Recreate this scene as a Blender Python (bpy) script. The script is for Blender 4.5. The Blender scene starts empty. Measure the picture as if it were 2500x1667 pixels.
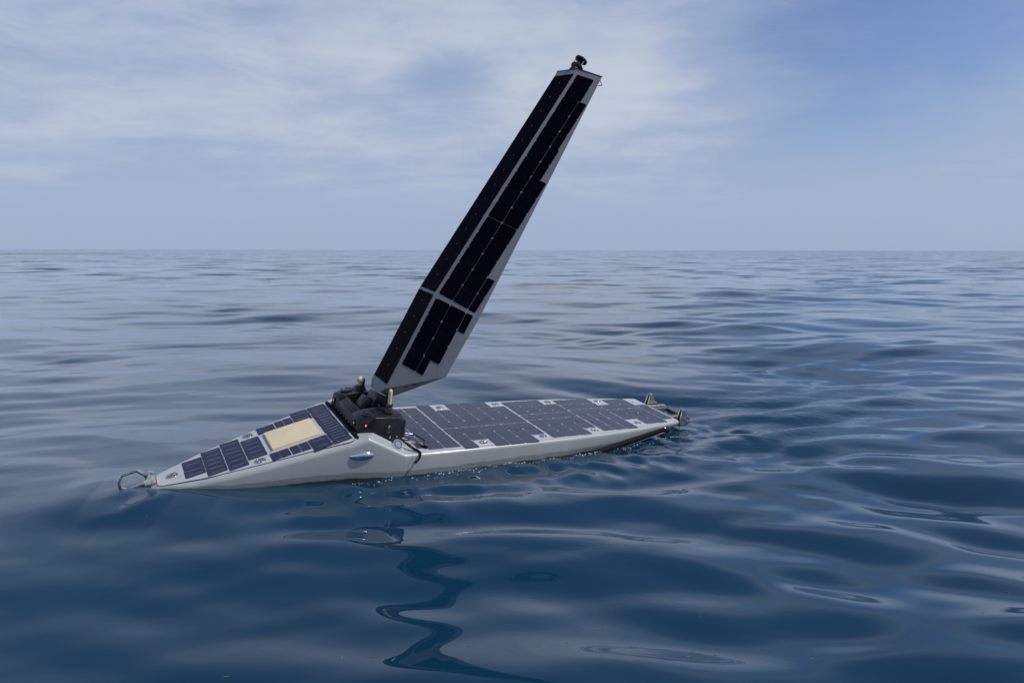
import bpy, bmesh, math, random
import numpy as np
from mathutils import Matrix, Vector

random.seed(7)
scene = bpy.context.scene
COL = scene.collection
R = math.radians

# ------------------------------------------------------------------ camera
cam_data = bpy.data.cameras.new('camera')
cam_data.sensor_width = 36.0
cam_data.lens = 24.005
cam_data.clip_start = 0.05
cam_data.clip_end = 60000
cam = bpy.data.objects.new('camera', cam_data)
COL.objects.link(cam)
cam_right = Vector((0.999999, 0.000185, 0.001384))
cam_fwd = Vector((0.0, 0.991210, -0.132300))
cam_up = cam_right.cross(cam_fwd)
cam.matrix_world = Matrix(((cam_right.x, cam_up.x, -cam_fwd.x, 0.0),
                           (cam_right.y, cam_up.y, -cam_fwd.y, 0.0),
                           (cam_right.z, cam_up.z, -cam_fwd.z, 1.5),
                           (0, 0, 0, 1)))
scene.camera = cam

# ------------------------------------------------------------------ sun, sky, exposure
SUN_DIR = Vector((0.608, -0.096, 0.785)).normalized()     # towards the sun
sun_data = bpy.data.lights.new('sun', 'SUN')
sun_data.energy = 2.9
sun_data.angle = R(1.2)
sun_data.color = (1.0, 0.955, 0.89)
sun = bpy.data.objects.new('sun', sun_data)
COL.objects.link(sun)
sun.rotation_euler = SUN_DIR.to_track_quat('Z', 'Y').to_euler()

world = bpy.data.worlds.new('World')
scene.world = world
world.use_nodes = True
wt = world.node_tree
wt.nodes.clear()


class NT:
    """tiny helper for building node trees"""
    def __init__(self, tree):
        self.t = tree

    def n(self, kind, inputs=None, **props):
        nd = self.t.nodes.new(kind)
        for k, v in props.items():
            setattr(nd, k, v)
        for k, v in (inputs or {}).items():
            s = nd.inputs[k]
            if isinstance(v, bpy.types.NodeSocket):
                self.t.links.new(v, s)
            else:
                s.default_value = v
        return nd

    def math(self, op, a, b=None, c=None, clamp=False):
        ins = {0: a}
        if b is not None: ins[1] = b
        if c is not None: ins[2] = c
        return self.n('ShaderNodeMath', ins, operation=op, use_clamp=clamp).outputs[0]

    def smooth(self, v, lo, hi, a=0.0, b=1.0):
        nd = self.n('ShaderNodeMapRange', {0: v, 1: lo, 2: hi, 3: a, 4: b}, interpolation_type='SMOOTHSTEP')
        return nd.outputs[0]

    def mix(self, f, a, b):
        nd = self.n('ShaderNodeMix', data_type='RGBA')
        for key, val in ((0, f), (6, a), (7, b)):
            if isinstance(val, bpy.types.NodeSocket):
                self.t.links.new(val, nd.inputs[key])
            else:
                nd.inputs[key].default_value = val
        return nd.outputs[2]

    def noise(self, vec, scale, detail=4.0, rough=0.5, dist=0.0, lac=2.0):
        return self.n('ShaderNodeTexNoise', {'Vector': vec, 'Scale': scale, 'Detail': detail,
                                             'Roughness': rough, 'Distortion': dist, 'Lacunarity': lac}).outputs[0]


W = NT(wt)
sky = W.n('ShaderNodeTexSky', sky_type='NISHITA')
sky.sun_disc = False
sky.sun_elevation = math.asin(SUN_DIR.z)
sky.sun_rotation = math.atan2(SUN_DIR.x, SUN_DIR.y)
sky.altitude = 0
sky.air_density = 1.0
sky.dust_density = 0.6
sky.ozone_density = 2.2
tc = W.n('ShaderNodeTexCoord')
sep = W.n('ShaderNodeSeparateXYZ', {0: tc.outputs['Generated']})
dx, dy, dz = sep.outputs
zc = W.math('ADD', W.math('MAXIMUM', dz, 0.0), 0.10)
pu = W.math('DIVIDE', dx, zc)
pv = W.math('DIVIDE', dy, zc)
plane = W.n('ShaderNodeCombineXYZ', {0: pu, 1: pv, 2: 0.0}).outputs[0]
warpn = W.n('ShaderNodeTexNoise', {'Vector': plane, 'Scale': 0.55, 'Detail': 3.0})
warp = W.n('ShaderNodeVectorMath', {0: warpn.outputs[1], 1: (0.5, 0.5, 0.5)}, operation='SUBTRACT').outputs[0]
warp = W.n('ShaderNodeVectorMath', {0: warp, 'Scale': 1.1}, operation='SCALE').outputs[0]
pw = W.n('ShaderNodeVectorMath', {0: plane, 1: warp}, operation='ADD').outputs[0]
mp = W.n('ShaderNodeMapping', {0: pw, 'Rotation': (0, 0, R(-24)), 'Scale': (0.55, 1.0, 1.0)}).outputs[0]
broad = W.noise(mp, 0.42, 5.0, 0.52)
mp2 = W.n('ShaderNodeMapping', {0: pw, 'Rotation': (0, 0, R(12)), 'Scale': (0.7, 1.7, 1.0), 'Location': (3.1, 1.7, 0)}).outputs[0]
streak = W.noise(mp2, 1.1, 8.0, 0.60)
# puffier detail seen face-on in the low sky
pol = W.n('ShaderNodeCombineXYZ', {0: W.math('MULTIPLY', W.math('ARCTAN2', dx, dy), 1.0), 1: W.math('MULTIPLY', dz, 2.3), 2: 0.0}).outputs[0]
pwarp = W.n('ShaderNodeVectorMath', {0: W.n('ShaderNodeTexNoise', {'Vector': pol, 'Scale': 3.0, 'Detail': 4.0}).outputs[1], 'Scale': 0.22}, operation='SCALE').outputs[0]
pol = W.n('ShaderNodeVectorMath', {0: pol, 1: pwarp}, operation='ADD').outputs[0]
puff = W.noise(pol, 5.5, 9.0, 0.58, 0.35)
puff2 = W.noise(W.n('ShaderNodeMapping', {0: pol, 'Location': (4.2, 1.3, 0.7), 'Scale': (0.75, 1.5, 1.0)}).outputs[0], 13.0, 7.0, 0.62)
cov = W.math('ADD', W.math('MULTIPLY', broad, 0.42), W.math('MULTIPLY', streak, 0.20))
cov = W.math('ADD', cov, W.math('ADD', W.math('MULTIPLY', puff, 0.30), W.math('MULTIPLY', puff2, 0.18)))


def spot(az, el, r0, r1):
    """soft mask round one direction of the sky (a gap or a bank in the cloud deck)"""
    d = (math.sin(R(az)) * math.cos(R(el)), math.cos(R(az)) * math.cos(R(el)), math.sin(R(el)))
    # ellipse wider than high: compress azimuth by scaling the vertical difference
    ddz = W.math('MULTIPLY', W.math('SUBTRACT', dz, d[2]), 1.9)
    ddx = W.math('SUBTRACT', dx, d[0])
    ddy = W.math('SUBTRACT', dy, d[1])
    q = W.math('ADD', W.math('ADD', W.math('MULTIPLY', ddx, ddx), W.math('MULTIPLY', ddy, ddy)), W.math('MULTIPLY', ddz, ddz))
    return W.smooth(W.math('SQRT', q), r0, r1, 1.0, 0.0)


gap = spot(28, 14.5, 0.02, 0.36)
bank = spot(12, 10.5, 0.0, 0.26)
bank2 = spot(-8, 13, 0.0, 0.42)
gap2 = spot(-5, 13.4, 0.0, 0.11)
low = W.smooth(dz, 0.02, 0.15, 1.0, 0.0)
# thin high veil nearly everywhere, torn open in one broad gap
cov = W.math('SUBTRACT', cov, W.math('MULTIPLY', gap, 0.37))
cov = W.math('ADD', cov, W.math('ADD', W.math('MULTIPLY', bank, 0.10), W.math('MULTIPLY', bank2, 0.05)))
cov = W.math('SUBTRACT', cov, W.math('MULTIPLY', gap2, 0.17))
veil = W.smooth(cov, 0.14, 0.56)
veil = W.math('MAXIMUM', veil, W.math('MULTIPLY', low, 0.92))
# looking up through less of it the veil thins out
veil = W.math('MULTIPLY', veil, W.smooth(dz, 0.24, 0.66, 1.0, 0.14))
fluff = W.math('MULTIPLY', W.smooth(cov, 0.46, 0.72), W.smooth(dz, 0.03, 0.13))
skyc = W.n('ShaderNodeVectorMath', {0: sky.outputs[0], 1: (0.97, 1.0, 1.20)}, operation='MULTIPLY').outputs[0]
cloudc = W.mix(fluff, (4.15, 5.20, 7.25, 1), (6.5, 7.1, 8.2, 1))
col = W.mix(W.math('MULTIPLY', veil, 0.95), skyc, cloudc)
bg = W.n('ShaderNodeBackground', {'Color': col, 'Strength': 0.085})
out = W.n('ShaderNodeOutputWorld', {0: bg.outputs[0]})

scene.view_settings.view_transform = 'Standard'
scene.view_settings.look = 'None'
scene.view_settings.exposure = 0.0
scene.view_settings.gamma = 1.0
scene.view_settings.use_curve_mapping = False
scene.render.engine = 'CYCLES'


# ------------------------------------------------------------------ materials
def material(name):
    m = bpy.data.materials.new(name)
    m.use_nodes = True
    t = NT(m.node_tree)
    b = m.node_tree.nodes['Principled BSDF']
    return m, t, b


def link(t, a, b):
    t.t.links.new(a, b)


def plain(name, color, rough=0.4, metal=0.0, spec=0.5, coat=0.0, var=0.0, scale=20.0, rvar=0.0, bump=0.0, bscale=200.0):
    m, t, b = material(name)
    b.inputs['Base Color'].default_value = (*color, 1)
    b.inputs['Roughness'].default_value = rough
    b.inputs['Metallic'].default_value = metal
    b.inputs['Specular IOR Level'].default_value = spec
    b.inputs['Coat Weight'].default_value = coat
    b.inputs['Coat Roughness'].default_value = 0.08
    co = t.n('ShaderNodeTexCoord').outputs['Object']
    if var:
        f = t.smooth(t.noise(co, scale, 5.0, 0.6), 0.3, 0.7)
        lo = tuple(c * (1 - var) for c in color) + (1,)
        hi = tuple(min(1, c * (1 + var)) for c in color) + (1,)
        link(t, t.mix(f, lo, hi), b.inputs['Base Color'])
    if rvar:
        f = t.noise(co, scale * 1.7, 4.0, 0.6)
        link(t, t.smooth(f, 0.3, 0.7, max(0.02, rough - rvar), rough + rvar), b.inputs['Roughness'])
    if bump:
        bp = t.n('ShaderNodeBump', {'Height': t.noise(co, bscale, 3.0), 'Strength': bump, 'Distance': 0.002})
        link(t, bp.outputs[0], b.inputs['Normal'])
    return m


def make_hull_mat():
    m, t, b = material('hull_gelcoat')
    co = t.n('ShaderNodeTexCoord').outputs['Object']
    xyz = t.n('ShaderNodeSeparateXYZ', {0: co}).outputs
    base = t.mix(t.smooth(t.noise(co, 3.5, 4.0, 0.6), 0.3, 0.7), (0.385, 0.41, 0.405, 1), (0.425, 0.445, 0.435, 1))
    # pale scuffs and dried salt on the topsides
    mps = t.n('ShaderNodeMapping', {0: co, 'Scale': (1.0, 1.0, 2.2), 'Rotation': (0, R(25), 0)}).outputs[0]
    sc = t.noise(mps, 26.0, 7.0, 0.72, 1.4)
    low = t.smooth(xyz[2], -0.02, -0.11)
    scf = t.math('MULTIPLY', t.smooth(sc, 0.60, 0.72), t.math('MULTIPLY', low, 0.42))
    base = t.mix(scf, base, (0.62, 0.63, 0.62, 1))
    # wet, stained band and brown weed line at the waterline
    wob = t.math('MULTIPLY', t.math('SUBTRACT', t.noise(co, 7.0, 4.0, 0.6), 0.5), 0.035)
    zz = t.math('ADD', xyz[2], wob)
    sl = t.math('MULTIPLY', t.math('ADD', xyz[0], 0.3), -0.012)
    zz = t.math('ADD', zz, sl)
    zz = t.math('ADD', zz, t.math('MULTIPLY', t.math('MAXIMUM', t.math('SUBTRACT', -1.0, xyz[0]), 0.0), 0.088))
    wet = t.smooth(zz, -0.106, -0.114)
    base = t.mix(t.math('MULTIPLY', wet, 0.75), base, (0.21, 0.225, 0.215, 1))
    weed = t.smooth(zz, -0.142, -0.156)
    base = t.mix(t.math('MULTIPLY', weed, 0.92), base, (0.035, 0.030, 0.022, 1))
    link(t, base, b.inputs['Base Color'])
    link(t, t.mix(wet, (0.34, 0.34, 0.34, 1), (0.12, 0.12, 0.12, 1)), b.inputs['Roughness'])
    fine = t.noise(co, 160.0, 3.0, 0.6)
    bp = t.n('ShaderNodeBump', {'Height': fine, 'Strength': t.math('MULTIPLY', wet, 0.5), 'Distance': 0.003})
    link(t, bp.outputs[0], b.inputs['Normal'])
    b.inputs['Coat Weight'].default_value = 0.35
    b.inputs['Coat Roughness'].default_value = 0.12
    return m


def make_cell_mat(name, color, rough, specks, spec=0.9):
    m, t, b = material(name)
    co = t.n('ShaderNodeTexCoord').outputs['Object']
    geo = t.n('ShaderNodeObjectInfo')
    rnd = geo.outputs['Random']
    off = t.n('ShaderNodeVectorMath', {0: co, 1: t.n('ShaderNodeCombineXYZ', {0: t.math('MULTIPLY', rnd, 37.0), 1: rnd, 2: rnd}).outputs[0]}, operation='ADD').outputs[0]
    k = t.smooth(rnd, 0.0, 1.0, 0.9, 1.1)
    base = t.n('ShaderNodeVectorMath', {0: (*color,), 'Scale': k}, operation='SCALE').outputs[0]
    smear = t.noise(off, 14.0, 5.0, 0.65)
    base = t.mix(t.smooth(smear, 0.5, 0.85, 0.0, 0.004 if specks else 0.08), base, (0.30, 0.31, 0.34, 1))
    if specks:
        for sc, thr, amt in ((70.0, 0.10, 0.7), (170.0, 0.13, 0.5)):
            vo = t.n('ShaderNodeTexVoronoi', {'Vector': off, 'Scale': sc})
            vor = t.n('ShaderNodeSeparateColor', {0: vo.outputs['Color']}).outputs[0]
            f = t.math('MULTIPLY', t.smooth(vo.outputs['Distance'], thr, thr * 0.45), t.smooth(vor, 0.62, 0.95))
            base = t.mix(t.math('MULTIPLY', f, amt * specks), base, (0.52, 0.50, 0.44, 1))
    link(t, base, b.inputs['Base Color'])
    link(t, t.smooth(smear, 0.3, 0.8, rough * 0.8, rough * 1.35), b.inputs['Roughness'])
    b.inputs['Specular IOR Level'].default_value = spec
    return m


HULL = make_hull_mat()
SKIN = plain('sail_skin', (0.215, 0.222, 0.226), 0.42, var=0.07, scale=9.0, rvar=0.06)
DECK = plain('deck_gelcoat', (0.47, 0.485, 0.50), 0.36, coat=0.25, var=0.05, scale=11.0, rvar=0.08)
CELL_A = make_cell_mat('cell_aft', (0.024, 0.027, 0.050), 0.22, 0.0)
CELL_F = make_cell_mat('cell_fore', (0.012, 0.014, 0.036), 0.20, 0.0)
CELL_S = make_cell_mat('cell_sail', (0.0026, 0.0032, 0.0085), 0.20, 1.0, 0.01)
BUS = plain('busbar_silver', (0.42, 0.44, 0.50), 0.4, spec=0.3)
STEEL = plain('stainless_steel', (0.80, 0.72, 0.59), 0.09, metal=1.0, var=0.25, scale=60.0, rvar=0.08, bump=0.55, bscale=70)
CHROME = plain('polished_steel', (0.75, 0.75, 0.74), 0.09, metal=1.0, var=0.05, scale=80.0)
CAST = plain('cast_steel', (0.52, 0.47, 0.39), 0.26, metal=1.0, var=0.25, scale=45.0, rvar=0.1, bump=0.3, bscale=90)
BLACK = plain('black_plastic', (0.010, 0.010, 0.011), 0.34, var=0.2, scale=18.0, rvar=0.10, bump=0.10, bscale=500)
BLACKG = plain('black_gloss', (0.010, 0.010, 0.011), 0.16, rvar=0.05, scale=30.0)
WETBLACK = plain('weathered_black', (0.020, 0.019, 0.015), 0.30, var=0.5, scale=90.0, rvar=0.15, bump=0.4, bscale=350)
RUBBER = plain('rubber', (0.006, 0.006, 0.007), 0.7, spec=0.12, var=0.2, scale=40.0)
GREYP = plain('grey_plastic', (0.10, 0.105, 0.11), 0.45, var=0.1, scale=30)
CREAM = plain('cream_radome', (0.70, 0.59, 0.38), 0.42, var=0.04, scale=14.0, rvar=0.06)
CREAM2 = plain('ivory_antenna', (0.68, 0.60, 0.40), 0.35, var=0.06, scale=60.0)
BRASS = plain('brass', (0.55, 0.38, 0.14), 0.3, metal=1.0)
SEAM = plain('seam_gap', (0.03, 0.032, 0.034), 0.6)
GLASS = plain('lens_glass', (0.02, 0.02, 0.025), 0.05, spec=0.8)


def make_red():
    m, t, b = material('red_lamp')
    b.inputs['Base Color'].default_value = (0.5, 0.01, 0.005, 1)
    b.inputs['Emission Color'].default_value = (1.0, 0.03, 0.015, 1)
    b.inputs['Emission Strength'].default_value = 0.30
    b.inputs['Roughness'].default_value = 0.1
    return m


RED = make_red()


def make_drop():
    m, t, b = material('water_drop')
    b.inputs['Base Color'].default_value = (0.9, 0.93, 0.95, 1)  # whitened body colour paints the waterline glints into the drops
    b.inputs['Roughness'].default_value = 0.03
    b.inputs['IOR'].default_value = 1.333
    b.inputs['Transmission Weight'].default_value = 0.25
    return m


DROP = make_drop()
STRAW = plain('sea_straw', (0.26, 0.22, 0.08), 0.6, var=0.3, scale=80)
WEED = plain('golden_weed', (0.34, 0.20, 0.07), 0.7, var=0.3, scale=3)


FAR_SLOPE = 2.5


def make_water():
    m, t, b = material('sea_water')
    co = t.n('ShaderNodeTexCoord').outputs['Object']
    deep = t.mix(t.smooth(t.noise(co, 0.35, 3.0), 0.3, 0.7), (0.0042, 0.031, 0.066, 1), (0.0050, 0.037, 0.075, 1))
    link(t, deep, b.inputs['Base Color'])
    b.inputs['Roughness'].default_value = 0.012
    b.inputs['IOR'].default_value = 1.333
    # fine ripples: cat's paws that come and go over the surface
    mpa = t.n('ShaderNodeMapping', {0: co, 'Rotation': (0, 0, R(14)), 'Scale': (0.55, 1.0, 1.0)}).outputs[0]
    r1 = t.noise(mpa, 2.6, 5.0, 0.50, 0.6)
    mpb = t.n('ShaderNodeMapping', {0: co, 'Rotation': (0, 0, R(-20)), 'Scale': (0.6, 1.0, 1.0), 'Location': (5, 9, 0)}).outputs[0]
    r2 = t.noise(mpb, 9.0, 4.0, 0.50, 0.4)
    paws = t.smooth(t.noise(co, 0.22, 4.0, 0.55), 0.40, 0.66)
    xyz = t.n('ShaderNodeSeparateXYZ', {0: co}).outputs
    far = t.smooth(xyz[1], 4.5, 22.0)
    # wake: ruffled water behind the stern
    wx = t.math('SUBTRACT', xyz[0], 2.6)
    wy = t.math('SUBTRACT', t.math('SUBTRACT', xyz[1], 6.5), t.math('MULTIPLY', wx, 0.45))
    q = t.math('ADD', t.math('MULTIPLY', wx, t.math('MULTIPLY', wx, 0.20)), t.math('MULTIPLY', wy, t.math('MULTIPLY', wy, 0.9)))
    wake = t.smooth(q, 1.6, 0.05)
    amt1 = t.math('MULTIPLY', paws, 0.010)
    amt2 = t.math('ADD', t.math('ADD', t.math('MULTIPLY', t.math('MULTIPLY', paws, far), 0.0045), t.math('MULTIPLY', paws, 0.0012)), t.math('MULTIPLY', wake, 0.010))
    h = t.math('ADD', t.math('MULTIPLY', r1, amt1), t.math('MULTIPLY', r2, amt2))
    bp = t.n('ShaderNodeBump', {'Height': h, 'Strength': 1.0, 'Distance': 1.0})
    # beyond a few tens of metres the waves are smaller than a pixel: keep their slopes
    mpc = t.n('ShaderNodeMapping', {0: co, 'Scale': (0.45, 1.0, 1.0)}).outputs[0]
    c1 = t.n('ShaderNodeTexNoise', {'Vector': mpc, 'Scale': 0.55, 'Detail': 4.0, 'Roughness': 0.62}).outputs[1]
    sl = t.n('ShaderNodeVectorMath', {0: c1, 1: (0.5, 0.5, 0.5)}, operation='SUBTRACT').outputs[0]
    mpd = t.n('ShaderNodeMapping', {0: co, 'Scale': (0.012, 0.045, 1.0)}).outputs[0]
    band = t.smooth(t.noise(mpd, 1.0, 4.0, 0.6), 0.30, 0.72, 0.45, 1.25)
    far2 = t.smooth(xyz[1], 9.0, 60.0, 0.10, 1.0)
    amt = t.math('MULTIPLY', t.math('MULTIPLY', band, far2), FAR_SLOPE)
    sl = t.n('ShaderNodeVectorMath', {0: sl, 1: t.n('ShaderNodeCombineXYZ', {0: amt, 1: amt, 2: 0.0}).outputs[0]}, operation='MULTIPLY').outputs[0]
    nrm = t.n('ShaderNodeVectorMath', {0: bp.outputs[0], 1: sl}, operation='ADD').outputs[0]
    nrm = t.n('ShaderNodeVectorMath', {0: nrm}, operation='NORMALIZE').outputs[0]
    link(t, nrm, b.inputs['Normal'])
    link(t, nrm, b.inputs['Coat Normal'])
    b.inputs['Coat Weight'].default_value = 0.55
    b.inputs['Coat IOR'].default_value = 1.333
    b.inputs['Coat Roughness'].default_value = 0.012
    return m


WATER = make_water()


# ------------------------------------------------------------------ object helpers
def obj(name, me, mat=None, parent=None, loc=None, mtx=None):
    o = bpy.data.objects.new(name, me)
    COL.objects.link(o)
    if mat is not None and me is not None and not me.materials:
        me.materials.append(mat)
    if parent is not None:
        o.parent = parent
    if mtx is not None:
        o.matrix_local = mtx
    elif loc is not None:
        o.location = loc
    return o


def mesh(name, verts, faces, smooth=False):
    me = bpy.data.meshes.new(name)
    me.from_pydata([tuple(v) for v in verts], [], faces)
    me.update()
    if smooth:
        me.polygons.foreach_set('use_smooth', [True] * len(me.polygons))
    return me


def bm_mesh(name, bm, smooth=False, angle=None):
    bmesh.ops.recalc_face_normals(bm, faces=bm.faces)
    me = bpy.data.meshes.new(name)
    bm.to_mesh(me)
    bm.free()
    if smooth:
        me.polygons.foreach_set('use_smooth', [True] * len(me.polygons))
        if angle:
            me.set_sharp_from_angle(angle=R(angle))
    return me


def bevel(bm, width, seg=2, angle=20):
    es = [e for e in bm.edges if len(e.link_faces) == 2 and e.calc_face_angle(0) > R(angle)]
    bmesh.ops.bevel(bm, geom=es, offset=width, segments=seg, profile=0.6, affect='EDGES')


def hull_of(points, bev=0.004, seg=2):
    bm = bmesh.new()
    for p in points:
        bm.verts.new(p)
    r = bmesh.ops.convex_hull(bm, input=bm.verts[:])
    junk = [g for g in r['geom_interior'] + r['geom_unused'] if isinstance(g, bmesh.types.BMVert) and g.is_valid]
    if junk:
        bmesh.ops.delete(bm, geom=list(set(junk)), context='VERTS')
    bmesh.ops.dissolve_limit(bm, angle_limit=R(3), verts=bm.verts[:], edges=bm.edges[:])
    bmesh.ops.recalc_face_normals(bm, faces=bm.faces)
    if bev:
        bevel(bm, bev, seg, 12)
    return bm


def box_bm(x0, x1, y0, y1, z0, z1, bev=0.0, seg=2):
    bm = bmesh.new()
    bmesh.ops.create_cube(bm, size=1.0)
    for v in bm.verts:
        v.co = Vector(((x0 + x1) / 2 + v.co.x * (x1 - x0), (y0 + y1) / 2 + v.co.y * (y1 - y0), (z0 + z1) / 2 + v.co.z * (z1 - z0)))
    if bev:
        bevel(bm, bev, seg)
    return bm


def lathe_bm(profile, seg=28):
    """profile: (radius, height) pairs, revolved round local z"""
    bm = bmesh.new()
    rings = []
    for r, h in profile:
        if r < 1e-6:
            rings.append([bm.verts.new((0, 0, h))])
        else:
            rings.append([bm.verts.new((r * math.cos(2 * math.pi * i / seg), r * math.sin(2 * math.pi * i / seg), h)) for i in range(seg)])
    for a, b in zip(rings, rings[1:]):
        for i in range(seg):
            j = (i + 1) % seg
            if len(a) == 1 and len(b) == 1:
                continue
            if len(a) == 1:
                bm.faces.new((a[0], b[i], b[j]))
            elif len(b) == 1:
                bm.faces.new((a[i], a[j], b[0]))
            else:
                bm.faces.new((a[i], a[j], b[j], b[i]))
    return bm


def tube_bm(path, radius, seg=10, sub=5):
    """smooth tube along a Catmull-Rom path; radius may be a list"""
    P = [Vector(p) for p in path]
    rad = radius if isinstance(radius, (list, tuple)) else [radius] * len(P)
    pts, rs = [], []
    for i in range(len(P) - 1):
        p0, p1, p2, p3 = P[max(i - 1, 0)], P[i], P[i + 1], P[min(i + 2, len(P) - 1)]
        n = sub
        for k in range(n):
            u = k / n
            pts.append(0.5 * ((2 * p1) + (p2 - p0) * u + (2 * p0 - 5 * p1 + 4 * p2 - p3) * u * u + (3 * p1 - p0 - 3 * p2 + p3) * u ** 3))
            rs.append(rad[i] * (1 - u) + rad[i + 1] * u)
    pts.append(P[-1]); rs.append(rad[-1])
    bm = bmesh.new()
    rings = []
    for i, p in enumerate(pts):
        d = (pts[min(i + 1, len(pts) - 1)] - pts[max(i - 1, 0)]).normalized()
        a = d.cross(Vector((0, 0, 1)))
        if a.length < 1e-3:
            a = d.cross(Vector((0, 1, 0)))
        a.normalize()
        b = d.cross(a)
        rings.append([bm.verts.new(p + rs[i] * (math.cos(t) * a + math.sin(t) * b)) for t in [2 * math.pi * k / seg for k in range(seg)]])
    for a, b in zip(rings, rings[1:]):
        for k in range(seg):
            bm.faces.new((a[k], a[(k + 1) % seg], b[(k + 1) % seg], b[k]))
    bm.faces.new(rings[0][::-1])
    bm.faces.new(rings[-1])
    return bm


def frame(origin, x, y, z):
    return Matrix(((x[0], y[0], z[0], origin[0]), (x[1], y[1], z[1], origin[1]), (x[2], y[2], z[2], origin[2]), (0, 0, 0, 1)))


def tag(o, label=None, cat=None, group=None, kind=None):
    if label: o['label'] = label
    if cat: o['category'] = cat
    if group: o['group'] = group
    if kind: o['kind'] = kind
    return o


# ------------------------------------------------------------------ the sea
rng = np.random.default_rng(11)
WAVES = []
for lam, amp, cnt, spread in ((9.0, 0.020, 4, 28), (5.0, 0.014, 5, 40), (3.0, 0.0095, 7, 45), (1.9, 0.0066, 9, 42),
                              (1.15, 0.0042, 11, 36), (0.72, 0.0036, 12, 34), (0.45, 0.0018, 14, 36), (0.28, 0.0006, 14, 45)):
    for i in range(cnt):
        l = lam * math.exp(rng.uniform(-0.28, 0.28))
        th = R((76 if lam > 1.5 else 86) + rng.uniform(-spread, spread))
        WAVES.append((2 * math.pi / l, math.cos(th), math.sin(th), amp * rng.uniform(0.6, 1.3), rng.uniform(0, 6.283), l))


CHOP = []
for i in range(16):
    l = rng.uniform(0.14, 0.42)
    th = R(rng.uniform(20, 140))
    CHOP.append((2 * math.pi / l, math.cos(th), math.sin(th), 0.0100 * l * rng.uniform(0.6, 1.4), rng.uniform(0, 6.283)))


def smoothstep(a, b, x):
    t = np.clip((x - a) / (b - a), 0, 1)
    return t * t * (3 - 2 * t)


BOAT_R = np.array([[0.852545, -0.5073, 0.125751], [0.518931, 0.850272, -0.088027], [-0.062267, 0.140303, 0.988149]])
BOAT_T = np.array([-0.44571, 4.98881, 0.20477])


LINE = [(-2.60, 3.80, 0.070), (-2.317, 3.889, 0.112), (-2.11, 3.91, 0.112), (-1.84, 3.94, 0.086), (-1.60, 3.97, 0.068), (-1.37, 4.01, 0.052), (-1.14, 4.08, 0.046), (-0.91, 4.20, 0.030),
        (-0.67, 4.34, 0.016), (-0.40, 4.50, 0.004), (-0.14, 4.66, -0.008), (0.16, 4.87, -0.035), (0.47, 5.09, -0.064), (0.83, 5.37, -0.076), (1.375, 5.77, -0.095), (1.8, 6.0, -0.095)]


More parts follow.
